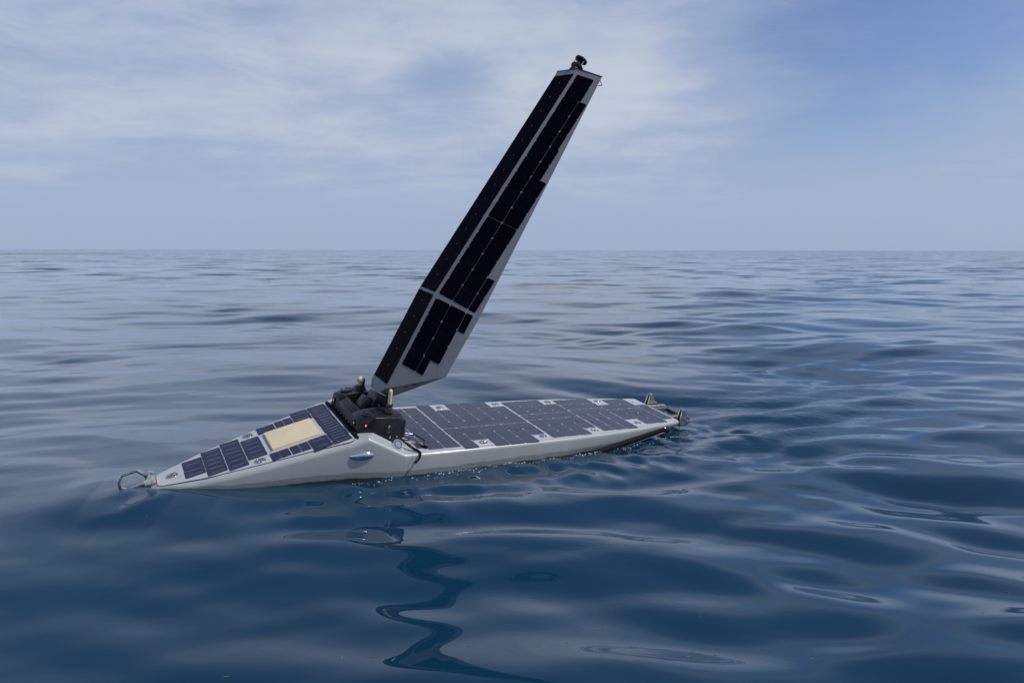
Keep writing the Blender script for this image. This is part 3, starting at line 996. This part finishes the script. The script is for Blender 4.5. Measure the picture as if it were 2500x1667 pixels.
# ---- pod
def build_pod():
    pod = bpy.data.objects.new('equipment_pod', None)
    COL.objects.link(pod)
    pod.parent = boat
    pod['label'] = 'faceted black equipment pod across the boat below the sail'
    for s in (-1, 1):
        pts = [(-0.842, 0.150, 0.100), (-0.842, 0.292, 0.104), (-0.836, 0.150, 0.198), (-0.836, 0.268, 0.204),
               (-0.735, 0.332, 0.108), (-0.738, 0.324, 0.222), (-0.800, 0.152, 0.221), (-0.70, 0.160, 0.236), (-0.62, 0.160, 0.236),
               (-0.660, 0.338, 0.060), (-0.600, 0.338, 0.040), (-0.655, 0.318, 0.216), (-0.570, 0.302, 0.202),
               (-0.505, 0.292, 0.070), (-0.508, 0.280, 0.165), (-0.530, 0.246, 0.212), (-0.505, 0.165, 0.075), (-0.528, 0.165, 0.214),
               (-0.835, 0.150, 0.03), (-0.52, 0.160, 0.0), (-0.56, 0.30, 0.02)]
        b = hull_of([(x, s * y, z) for x, y, z in pts], 0.005, 3)
        o = obj('pod_shoulder', bm_mesh('pod_shoulder', b, True, 30), BLACK, pod)
        # ringed recess on the shoulder top
        b = lathe_bm([(0, 0.002), (0.030, 0.002), (0.032, 0.0005), (0.036, 0.0005), (0.038, 0.0035), (0.043, 0.0035), (0.045, -0.002)], 32)
        obj('top_cap', bm_mesh('top_cap', b, True, 40), BLACK, o, mtx=Matrix.Translation((-0.752, s * 0.247, 0.2285)) @ Matrix.Rotation(R(-6 * s), 4, 'X') @ Matrix.Rotation(R(-7), 4, 'Y'))
        # camera port on the front face
        b = lathe_bm([(0, 0.004), (0.010, 0.0055), (0.0155, 0.004), (0.016, 0.008), (0.021, 0.008), (0.022, 0.0), (0.022, -0.004)], 24)
        p = obj('camera_port', bm_mesh('camera_port', b, True, 40), BLACKG, o, mtx=frame((-0.8405, s * 0.226, 0.160), (0, 1, 0), (0.06, 0, 1), (-1, 0, 0.06)))
        b = lathe_bm([(0, 0.0085), (0.007, 0.007), (0.011, 0.004)], 20)
        obj('lens', bm_mesh('lens', b, True, 60), CHROME, p)
        # aft camera block
        b = box_bm(-0.512, -0.490, s * 0.228 - 0.022, s * 0.228 + 0.022, 0.112, 0.165, 0.004, 2)
        obj('aft_camera', bm_mesh('aft_camera', b, True, 40), BLACKG, o)
        # side speaker grille and screws
        n = Vector((0.07, s * 1.0, 0.08)).normalized()
        ux = Vector((1, 0, 0)) - n * n.x
        ux.normalize()
        b = lathe_bm([(0, 0.001), (0.008, 0.003), (0.010, 0.0005), (0.014, 0.0025), (0.0165, 0.0005), (0.021, 0.0035), (0.0245, 0.0)], 22)
        obj('side_valve', bm_mesh('side_valve', b, True, 30), WETBLACK, o, mtx=frame((-0.640, s * 0.3325, 0.139), ux, n.cross(ux), n))
        for x, z in ((-0.632, 0.083), (-0.584, 0.086)):
            b = lathe_bm([(0, 0.005), (0.004, 0.0045), (0.0062, 0.0015), (0.0065, -0.002)], 12)
            obj('screw', bm_mesh('screw', b, True, 50), CHROME, o, mtx=frame((x, s * 0.3385, z), ux, n.cross(ux), n))
    # front bar between the shoulders
    b = hull_of([(-0.842, y, 0.10) for y in (-0.16, 0.16)] + [(-0.834, y, 0.191) for y in (-0.16, 0.16)] + [(-0.786, y, 0.2165) for y in (-0.16, 0.16)] + [(-0.770, y, 0.210) for y in (-0.16, 0.16)] + [(-0.770, y, 0.06) for y in (-0.16, 0.16)], 0.003, 2)
    bar = obj('front_bar', bm_mesh('front_bar', b, True, 30), BLACK, pod)
    for y in (-0.17, -0.115, -0.06, 0.0, 0.06, 0.115, 0.17):
        bb = lathe_bm([(0, 0.003), (0.0038, 0.0026), (0.0055, 0.0)], 10)
        obj('screw', bm_mesh('screw', bb, True, 50), CAST, bar, mtx=frame((-0.8425, y, 0.125), (0, 1, 0), (0, 0, 1), (-1, 0, 0)))
    # floor and rear wall of the well
    b = box_bm(-0.79, -0.52, -0.17, 0.17, 0.02, 0.075, 0.0)
    obj('well_floor', bm_mesh('well_floor', b), BLACK, pod)
    # navigation light on the port side
    n = Vector((-0.42, -0.90, 0.06)).normalized()
    ux = Vector((0.90, -0.42, 0)).normalized()
    b = lathe_bm([(0.0105, 0.001), (0.0115, 0.0045), (0.017, 0.0045), (0.019, 0.0), (0.019, -0.004)], 24)
    lamp = obj('navigation_light', bm_mesh('navigation_light', b, True, 40), BLACKG, pod, mtx=frame((-0.790, -0.3045, 0.166), ux, n.cross(ux), n))
    lamp['label'] = 'lit red port navigation light'
    b = lathe_bm([(0, 0.005), (0.006, 0.004), (0.0105, 0.001)], 20)
    obj('red_lens', bm_mesh('red_lens', b, True, 60), RED, lamp)
    b = box_bm(-0.0014, 0.0014, -0.006, 0.006, 0.004, 0.006)
    obj('lamp_filament', bm_mesh('lamp_filament', b), FIL, lamp)
    # rubber bar in the channel between hatch and pod
    b = tube_bm([(-0.8555, -0.345, 0.103), (-0.8555, -0.1, 0.106), (-0.8555, 0.1, 0.106), (-0.8555, 0.345, 0.103)], 0.0125, 10, 4)
    obj('rubber_bar', bm_mesh('rubber_bar', b, True, 60), RUBBER, pod)
    b = tube_bm([(-0.8555, -0.335, 0.104), (-0.856, -0.362, 0.098), (-0.850, -0.378, 0.086)], [0.011, 0.008, 0.003], 8, 4)
    obj('bar_end', bm_mesh('bar_end', b, True, 60), RUBBER, pod)
    return pod


m, t, b = material('lamp_filament')
b.inputs['Emission Color'].default_value = (1.0, 0.75, 0.7, 1)
b.inputs['Emission Strength'].default_value = 1.0
FIL = m
pod = build_pod()

# ---- antennas on the pod
rod = obj('rod_antenna', bm_mesh('rod_antenna', lathe_bm([(0.0, 0.150), (0.006, 0.1485), (0.0105, 0.144), (0.0132, 0.136), (0.0135, 0.128), (0.0128, 0.1275), (0.0128, 0.126), (0.0135, 0.1255), (0.0135, 0.03), (0.0135, 0.0)], 24), True, 50), CREAM2, boat, loc=(-0.618, -0.248, 0.238))
rod['label'] = 'upright ivory rod antenna on the near shoulder of the pod'
obj('collar', bm_mesh('collar', lathe_bm([(0.0125, 0.047), (0.0215, 0.047), (0.0230, 0.044), (0.0230, 0.030), (0.0200, 0.027), (0.0205, 0.012), (0.026, 0.002), (0.028, -0.010)], 24), True, 40), WETBLACK, rod)
for a in (-1.9, -1.2):
    b = lathe_bm([(0, 0.003), (0.003, 0.002), (0.004, 0.0)], 10)
    n = Vector((math.cos(a), math.sin(a), 0))
    u = Vector((-n.y, n.x, 0))
    obj('screw', bm_mesh('screw', b, True, 50), CHROME, rod, mtx=frame(n * 0.020 + Vector((0, 0, 0.021)), u, n.cross(u), n))
dome = obj('dome_antenna', bm_mesh('dome_antenna', lathe_bm([(0, 0.076), (0.010, 0.0745), (0.0180, 0.069), (0.0230, 0.060), (0.0245, 0.050), (0.0225, 0.040), (0.0185, 0.030), (0.0150, 0.022), (0.014, 0.0)], 24), True, 50), CREAM2, boat, loc=(-0.655, 0.238, 0.252))
dome['label'] = 'bulbous ivory antenna on the far shoulder of the pod'
b = hull_of([(0.006, y, z) for y in (-0.022, 0.022) for z in (0.0, 0.030)] + [(0.0285, y, z) for y in (-0.018, 0.018) for z in (0.0, 0.058)] + [(0.014, y, 0.072) for y in (-0.013, 0.013)], 0.004, 2)
obj('rear_shell', bm_mesh('rear_shell', b, True, 40), WETBLACK, dome)
b = hull_of([(-0.02, y, 0.012) for y in (-0.018, 0.018)] + [(0.024, y, 0.014) for y in (-0.018, 0.018)] + [(-0.055, y, -0.022) for y in (-0.03, 0.03)] + [(0.040, y, -0.022) for y in (-0.03, 0.03)], 0.003, 2)
obj('foot', bm_mesh('foot', b, True, 40), WETBLACK, dome)

# ---- cables and connectors abaft the pod
def part_tube(name, path, r, mat, parent, seg=8):
    return obj(name, bm_mesh(name, tube_bm(path, r, seg, 5), True, 60), mat, parent)


c1 = part_tube('cable', [(-0.500, -0.222, 0.058), (-0.462, -0.226, 0.052), (-0.417, -0.232, 0.046), (-0.395, -0.248, 0.040), (-0.372, -0.262, 0.028), (-0.344, -0.270, 0.010)], 0.0042, RUBBER, boat)
part_tube('connector', [(-0.486, -0.223, 0.056), (-0.470, -0.226, 0.054), (-0.452, -0.228, 0.051), (-0.425, -0.231, 0.047)], [0.0115, 0.0125, 0.0095, 0.009], CHROME, c1, 14)
c2 = part_tube('cable', [(-0.540, -0.300, 0.055), (-0.500, -0.292, 0.036), (-0.465, -0.288, 0.028), (-0.433, -0.311, 0.020), (-0.414, -0.334, 0.012), (-0.390, -0.372, 0.0075)], 0.0035, RUBBER, boat)
part_tube('connector', [(-0.468, -0.289, 0.029), (-0.452, -0.297, 0.026), (-0.432, -0.312, 0.021)], [0.0078, 0.0082, 0.0066], CHROME, c2, 12)
part_tube('plug', [(-0.397, -0.360, 0.010), (-0.388, -0.374, 0.009), (-0.380, -0.388, 0.009)], [0.010, 0.013, 0.011], RUBBER, c2, 10)
c3 = part_tube('cable', [(-0.550, -0.335, 0.062), (-0.510, -0.362, 0.034), (-0.485, -0.398, 0.018), (-0.462, -0.420, 0.010), (-0.454, -0.446, 0.0065), (-0.462, -0.470, -0.002), (-0.472, -0.479, -0.022), (-0.490, -0.477, -0.052)], [0.004, 0.008, 0.010, 0.0085, 0.007, 0.007, 0.006, 0.004], RUBBER, boat)
part_tube('cable_tag', [(-0.478, -0.478, -0.030), (-0.490, -0.478, -0.042), (-0.500, -0.478, -0.052)], [0.005, 0.0095, 0.007], BLACK, c3, 8)
c4 = part_tube('tether_wire', [(-0.512, -0.262, 0.075), (-0.503, -0.37, 0.036), (-0.493, -0.478, 0.004)], 0.0016, CAST, boat, 6)
c5 = part_tube('cable', [(-0.525, -0.27, 0.072), (-0.49, -0.266, 0.042), (-0.455, -0.258, 0.030)], 0.0035, RUBBER, boat)

# ---- the sail
SJ = np.array([-0.3145, 0.0092, 1.0075])
UU = np.array([[0.866221, -0.023148, 0.499124], [0.013939, 0.999657, 0.022169], [-0.499466, -0.012246, 0.866247]])
UL = np.array([[0.909955, -0.023148, 0.414060], [0.015994, 0.999657, 0.020736], [-0.414398, -0.012246, 0.910013]])
UM = (UU + UL) / 2
SW, SB = 0.1223, 0.5335
cb, sb = math.cos(SB), math.sin(SB)


def S(M, x, y, s):
    return SJ + M @ np.array([x, y, s])


def rpt(M, v, s, side=-1):
    return S(M, v * sb, side * (SW + v * cb), s)


def build_sail():
    V = []
    idx = {}
    def add(k, p):
        idx[k] = len(V); V.append(tuple(p))
    add('tL', S(UU, 0, SW, 1.886)); add('tC', S(UU, 0, -SW, 1.884)); add('tRp', rpt(UU, 0.203, 1.886)); add('tRs', rpt(UU, 0.203, 1.886, 1)); add('tK', S(UU, 0.090, 0, 1.886))
    add('jL', S(UM, 0, SW, 0)); add('jC', S(UM, 0, -SW, 0)); add('jRp', rpt(UM, 0.390, 0)); add('jRs', rpt(UM, 0.390, 0, 1)); add('jK', S(UM, 0.130, 0, 0))
    add('bL', S(UL, 0, SW, -0.722)); add('bC', S(UL, 0, -SW, -0.722)); add('bRp', rpt(UL, 0.370, -0.455)); add('bRs', rpt(UL, 0.370, -0.455, 1)); add('bK', S(UL, 0.125, 0, -0.785))
    add('bTs', S(UL, 0, 0.078, -0.777)); add('bTp', S(UL, 0, -0.078, -0.777))
    F = [('tL', 'tC', 'jC', 'jL'), ('tC', 'tRp', 'jRp', 'jC'), ('tRp', 'tK', 'jK', 'jRp'), ('tK', 'tRs', 'jRs', 'jK'), ('tRs', 'tL', 'jL', 'jRs'),
         ('jL', 'jC', 'bC', 'bTp', 'bTs', 'bL'), ('jC', 'jRp', 'bRp', 'bC'), ('jRp', 'jK', 'bK'), ('jRp', 'bK', 'bRp'), ('jK', 'jRs', 'bK'), ('jRs', 'bRs', 'bK'), ('jRs', 'jL', 'bL', 'bRs'),
         ('tL', 'tRs', 'tK', 'tRp', 'tC')]
    me = mesh('sail', V, [tuple(idx[k] for k in f) for f in F])
    bm = bmesh.new(); bm.from_mesh(me); bpy.data.meshes.remove(me)
    bmesh.ops.recalc_face_normals(bm, faces=bm.faces)
    bevel(bm, 0.0022, 2, 14)
    sail = obj('sail', bm_mesh('sail', bm, True, 12), SKIN, boat)
    sail['label'] = 'tall grey wing sail faced with near black solar cells'
    P = {k: Vector(V[i]) for k, i in idx.items()}
    # foot ribs with triangular lightening holes, one each side
    for side in ('p', 's'):
        c = P['bC'] if side == 'p' else P['bL']
        r = P['bRp'] if side == 'p' else P['bRs']
        tt = P['bTp'] if side == 'p' else P['bTs']
        k = P['bK']
        n = (r - c).cross(k - c).normalized()
        tt = tt - n * (tt - c).dot(n)
        def lerp(w):           # barycentric c, r, k
            return c * w[0] + r * w[1] + k * w[2]
        bm = bmesh.new()
        def loop(pts):
            vs = [bm.verts.new(p) for p in pts]
            return [bm.edges.new((vs[i - 1], vs[i])) for i in range(len(vs))]
        es = loop([c, r, k, tt])
        es += loop([lerp((0.46, 0.27, 0.27)), lerp((0.54, 0.36, 0.10)), lerp((0.34, 0.37, 0.29))])
        es += loop([lerp((0.47, 0.45, 0.08)), lerp((0.20, 0.60, 0.20)), lerp((0.29, 0.44, 0.27))])
        es += loop([lerp((0.80, 0.08, 0.12)), lerp((0.78, 0.16, 0.06)), lerp((0.60, 0.12, 0.28))])
        bmesh.ops.triangle_fill(bm, use_beauty=True, edges=es)
        rr = bmesh.ops.extrude_face_region(bm, geom=bm.faces[:])
        mid = (P['tL'] + P['tC']) / 2
        up = n if (mid - c).dot(n) > 0 else -n
        for v in rr['geom']:
            if isinstance(v, bmesh.types.BMVert):
                v.co += up * 0.006
        obj('foot_rib', bm_mesh('foot_rib', bm), RIB, sail)
    # top cap
    cap = []
    for k in ('tL', 'tRs', 'tK', 'tRp', 'tC'):
        c = (P['tL'] + P['tC']) / 2 + (P['tK'] - (P['tL'] + P['tC']) / 2) * 0.5
        cap.append(P[k] + (P[k] - c).normalized() * 0.004)
    upv = Vector(UU[:, 2])
    bm = bmesh.new()
    f = bm.faces.new([bm.verts.new(p + upv * 0.001) for p in cap])
    rr = bmesh.ops.extrude_face_region(bm, geom=[f])
    for v in rr['geom']:
        if isinstance(v, bmesh.types.BMVert):
            v.co += upv * 0.004
    obj('top_cap', bm_mesh('top_cap', bm), BLACK, sail)
    # ---- cells: port face
    def sc(M, kind, s1, s0, a, b, ch=0.0095, g=(TH, TH)):
        s1 -= g[0]; s0 += g[0]; a += g[1]; b -= g[1]
        ez_s = Vector(M[:, 2])
        if kind == 'port':
            ev = Vector(M @ np.array([sb, -cb, 0.0]))
            org = Vector(S(M, 0, -SW, (s0 + s1) / 2)) + ev * ((a + b) / 2)
        else:
            ev = Vector(M @ np.array([0.0, -1.0, 0.0]))
            org = Vector(S(M, 0, -(a + b) / 2, (s0 + s1) / 2))
        nrm = (-ez_s).cross(ev)
        if nrm.dot(Vector((-1, -0.6, 0.4))) < 0:
            ex, ey = ez_s, ev
        else:
            ex, ey = -ez_s, ev
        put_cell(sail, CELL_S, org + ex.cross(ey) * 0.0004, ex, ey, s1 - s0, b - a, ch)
    T = 0.126
    V0, V1, V2 = 0.0246, 0.1506, 0.2766
    sc(UU, 'port', 1.844, 1.783, V0, 0.163, 0.006, (0.0008, TH))
    for u in range(14):
        s1 = 1.783 - T * u
        s0 = s1 - T
        gs = TH
        if u == 9:
            s1 -= 0.0025
        sc(UU, 'port', s1, s0, V0, V1 if u else 0.166, 0.0095, (gs, 0.0016))
        if u == 0: continue
        v = 0.2185 if u < 4 else (0.2285 if u < 6 else V2 + 0.004)
        sc(UU, 'port', s1, s0, V1, v, 0.0085, (TH, 0.0016))
        if u >= 12:
            sc(UU, 'port', s1, s0, V2 + 0.0055, 0.343, 0.006, (TH, 0.0007))
    for u in range(4):
        s1 = -0.0185 - T * u
        s0 = s1 - T
        sc(UL, 'port', s1, s0, V0 + 0.001, V1, 0.0095, (TH, 0.0016))
        if u < 3:
            sc(UL, 'port', s1, s0 - (0.012 if u == 2 else 0), V1, V2 + 0.008, 0.0095, (TH, 0.0016))
        else:
            sc(UL, 'port', s1 - 0.013, s0, V1, 0.212, 0.006, (TH, 0.0016))
        if u == 0:
            sc(UL, 'port', s1, s0 - 0.008, V2 + 0.010, 0.343, 0.006, (TH, 0.0008))
    # ---- cells: front face, two columns
    rows = [1.842] + [1.7753 - T * u for u in range(14)] + [0.013]
    for s1, s0 in zip(rows, rows[1:]):
        for a, b in ((-0.1175, 0.0), (0.0, 0.1175)):
            sc(UU, 'front', s1, s0, a, b, 0.007, (TH, 0.0006))
    rows = [-0.008, -0.072, -0.198, -0.324, -0.450, -0.576, -0.692]
    for s1, s0 in zip(rows, rows[1:]):
        for a, b in ((-0.1175, 0.0), (0.0, 0.1175)):
            sc(UL, 'front', s1, s0, a, b, 0.007, (TH, 0.0006))
    return sail


RIB = plain('foot_rib_grey', (0.22, 0.23, 0.235), 0.5, var=0.08, scale=20)
sail = build_sail()

# ---- wind sensor at the masthead
MU = frame(S(UU, 0.036, -0.030, 1.889), UU[:, 0], UU[:, 1], UU[:, 2]) @ Matrix.Diagonal((1.12, 1.12, 1.05, 1))
ws = obj('wind_sensor', bm_mesh('wind_sensor', lathe_bm([(0.036, -0.004), (0.034, 0.022), (0.033, 0.024), (0.026, 0.026), (0.026, 0.036), (0.036, 0.038), (0.041, 0.044), (0.042, 0.056), (0.036, 0.062), (0.0, 0.064)], 30), True, 35), BLACK, boat, mtx=MU)
ws['label'] = 'black wind sensor on top of the sail'
obj('brass_ring', bm_mesh('brass_ring', lathe_bm([(0.0262, 0.026), (0.0285, 0.028), (0.0285, 0.034), (0.0262, 0.036)], 30), True, 40), BRASS, ws)
obj('upper_disc', bm_mesh('upper_disc', lathe_bm([(0.0, 0.098), (0.036, 0.098), (0.041, 0.101), (0.042, 0.106), (0.041, 0.113), (0.034, 0.117), (0.0, 0.118)], 30), True, 40), BLACK, ws)
for a in (0.6, 0.6 + 2.094, 0.6 + 4.189):
    b = lathe_bm([(0.003, 0.058), (0.003, 0.100)], 8)
    for v in b.verts:
        v.co.x += 0.033 * math.cos(a); v.co.y += 0.033 * math.sin(a)
    obj('post', bm_mesh('post', b, True, 60), STEEL, ws)
st = obj('masthead_stub', bm_mesh('masthead_stub', lathe_bm([(0.0, 0.030), (0.010, 0.030), (0.011, 0.028), (0.011, -0.004)], 14), True, 40), BLACK, boat, mtx=frame(S(UU, 0.088, -0.075, 1.889), UU[:, 0], UU[:, 1], UU[:, 2]))
pA, pB, pC = (S(UU, 0.103, -0.297, 1.858), S(UU, 0.137, -0.300, 1.843), S(UU, 0.112, -0.302, 1.818))
part_tube('wire_loop', [pA, pB], 0.0026, RUBBER, boat, 6)
part_tube('wire_loop', [pB, pC], 0.0026, RUBBER, boat, 6)

# ---- sail hinge and actuator in the well
def local_box(name, M, c, half, mat, parent, bev=0.004):
    b = box_bm(-half[0], half[0], -half[1], half[1], -half[2], half[2], bev, 2)
    return obj(name, bm_mesh(name, b, True, 35), mat, parent, mtx=frame(c, M[:, 0], M[:, 1], M[:, 2]))


head = local_box('sail_hinge', UL, S(UL, 0.062, 0, -0.835), (0.062, 0.072, 0.052), BLACK, boat)
head['label'] = 'black hinge block joining the sail to the pod'
for y in (-0.055, 0.055):
    hb = box_bm(-0.030, 0.030, y - 0.012, y + 0.012, -0.13, -0.02, 0.003, 2)
    obj('hinge_arm', bm_mesh('hinge_arm', hb, True, 35), BLACK, head)
for y, s in ((-0.074, -0.86), (-0.074, -0.885)):
    b = lathe_bm([(0, 0.004), (0.004, 0.0035), (0.006, 0.0)], 10)
    o = obj('pin', bm_mesh('pin', b, True, 50), CHROME, head, mtx=frame((-0.015 if s > -0.87 else 0.02, y, s + 0.845), (1, 0, 0), (0, 0, 1), (0, -1, 0)))
th = R(-38)
MA = np.array([[math.cos(th), 0, -math.sin(th)], [0, 1, 0], [math.sin(th), 0, math.cos(th)]])
act = local_box('actuator', MA, (-0.688, 0.010, 0.190), (0.050, 0.052, 0.050), BLACK, boat, 0.006)
act['label'] = 'black box actuator inside the pod well'
rod2 = part_tube('actuator_rod', [(-0.70, 0.0, 0.14), (-0.64, 0.0, 0.19), (-0.585, 0.0, 0.235)], 0.012, BLACKG, boat, 12)
part_tube('cable', [(-0.74, -0.09, 0.09), (-0.68, -0.10, 0.16), (-0.62, -0.07, 0.22), (-0.57, -0.05, 0.25)], 0.007, RUBBER, boat, 8)

# ---- water beads standing on the aft cells, drops along the waterline
def blobs(name, items, mat, parent, label):
    base = bmesh.new()
    bmesh.ops.create_icosphere(base, subdivisions=1, radius=1.0)
    bv = np.array([v.co[:] for v in base.verts]); bf = np.array([[v.index for v in f.verts] for f in base.faces])
    base.free()
    vs = np.concatenate([bv * np.array(s) + np.array(p) for p, s in items])
    fs = np.concatenate([bf + i * len(bv) for i in range(len(items))])
    me = mesh(name, vs.tolist(), fs.tolist(), True)
    o = obj(name, me, mat, parent)
    tag(o, label, kind='stuff')
    return o


items = []
for i in range(150):
    x = random.uniform(-0.1, 1.98)
    y = random.gauss(-0.04, 0.20)
    if abs(y) > ow(x) - 0.03: continue
    r = random.uniform(0.0025, 0.0065)
    items.append(((x, y, 0.0042), (r * random.uniform(0.8, 1.5), r, r * 0.45)))
blobs('water_beads', items, GLASS, aft_deck, 'dark water beads scattered over the aft cells')

MI = M4.inverted()
items = []
for i in range(260):
    x = random.choice((random.uniform(-0.9, 1.0), random.uniform(-0.5, 0.9), random.uniform(0.9, 2.3)))
    hw = interp(min(x, 2.05), HW_X, HW_Y)
    y = -hw - abs(random.gauss(0.0, 0.035)) - 0.002
    if x > 2.0:
        y = random.uniform(-0.36, -0.18)
    w = M4 @ Vector((x, y, -0.15))
    z = sea_z(w.x, w.y)
    r = 0.0012 + 0.0036 * random.random() ** 2.2
    items.append(((w.x, w.y, z + random.choice((0, 0, 0, 1)) * random.uniform(0, 0.012)), (r * random.uniform(1, 2.2), r, r * 0.9)))
blobs('water_drops', items, DROP, None, 'water drops, whitened to paint in glints, splashed along the near side of the hull')

# ---- bits of sea grass drifting on the water
spots = [(835, 1585), (1145, 1555), (1455, 1503), (1385, 1545), (1475, 1498), (1680, 1575), (1710, 1475), (1748, 1561), (1985, 1580), (2460, 1424), (600, 1336), (1090, 1268),
         (910, 1582), (360, 1285), (1300, 1422), (960, 1590), (550, 1640), (2400, 1484)]
for i, (px, py) in enumerate(spots):
    # where the sight line through that point meets the water
    d = cam_right * ((px - 1250) / 1667) - cam_up * ((py - 833.5) / 1667) + cam_fwd
    k = -1.5 / d.z
    x, y = d.x * k, d.y * k
    a = random.uniform(0, 3.14)
    ln = random.uniform(0.006, 0.014)
    z = sea_z(x, y) + 0.0012
    ux, uy = math.cos(a), math.sin(a)
    path = [(-ux * ln, -uy * ln, 0), (0.15 * ln * uy, -0.15 * ln * ux, 0.001), (ux * ln, uy * ln, 0)]
    o = obj('sea_grass', bm_mesh('sea_grass', tube_bm(path, [0.0004, 0.0008, 0.0004], 5, 3), True, 60), STRAW, None, loc=(x, y, z))
    tag(o, 'short yellow blade of sea grass floating in the dark foreground water', 'sea grass', 'sea grass blades adrift in the foreground')

# ---- a far line of drifting golden weed near the horizon
items = []
for i in range(260):
    u = random.random()
    x = -205 + u * 50 + random.gauss(0, 0.6)
    y = 250 + 22 * u + random.gauss(0, 1.2) + 3 * math.sin(u * 9)
    r = random.uniform(0.15, 0.6)
    items.append(((x, y, 0.02), (r * 2.2, r, 0.10)))
blobs('golden_weed', items, WEED, None, 'thin orange line of drifting weed below the horizon at far left')

print('objects', len(bpy.data.objects))
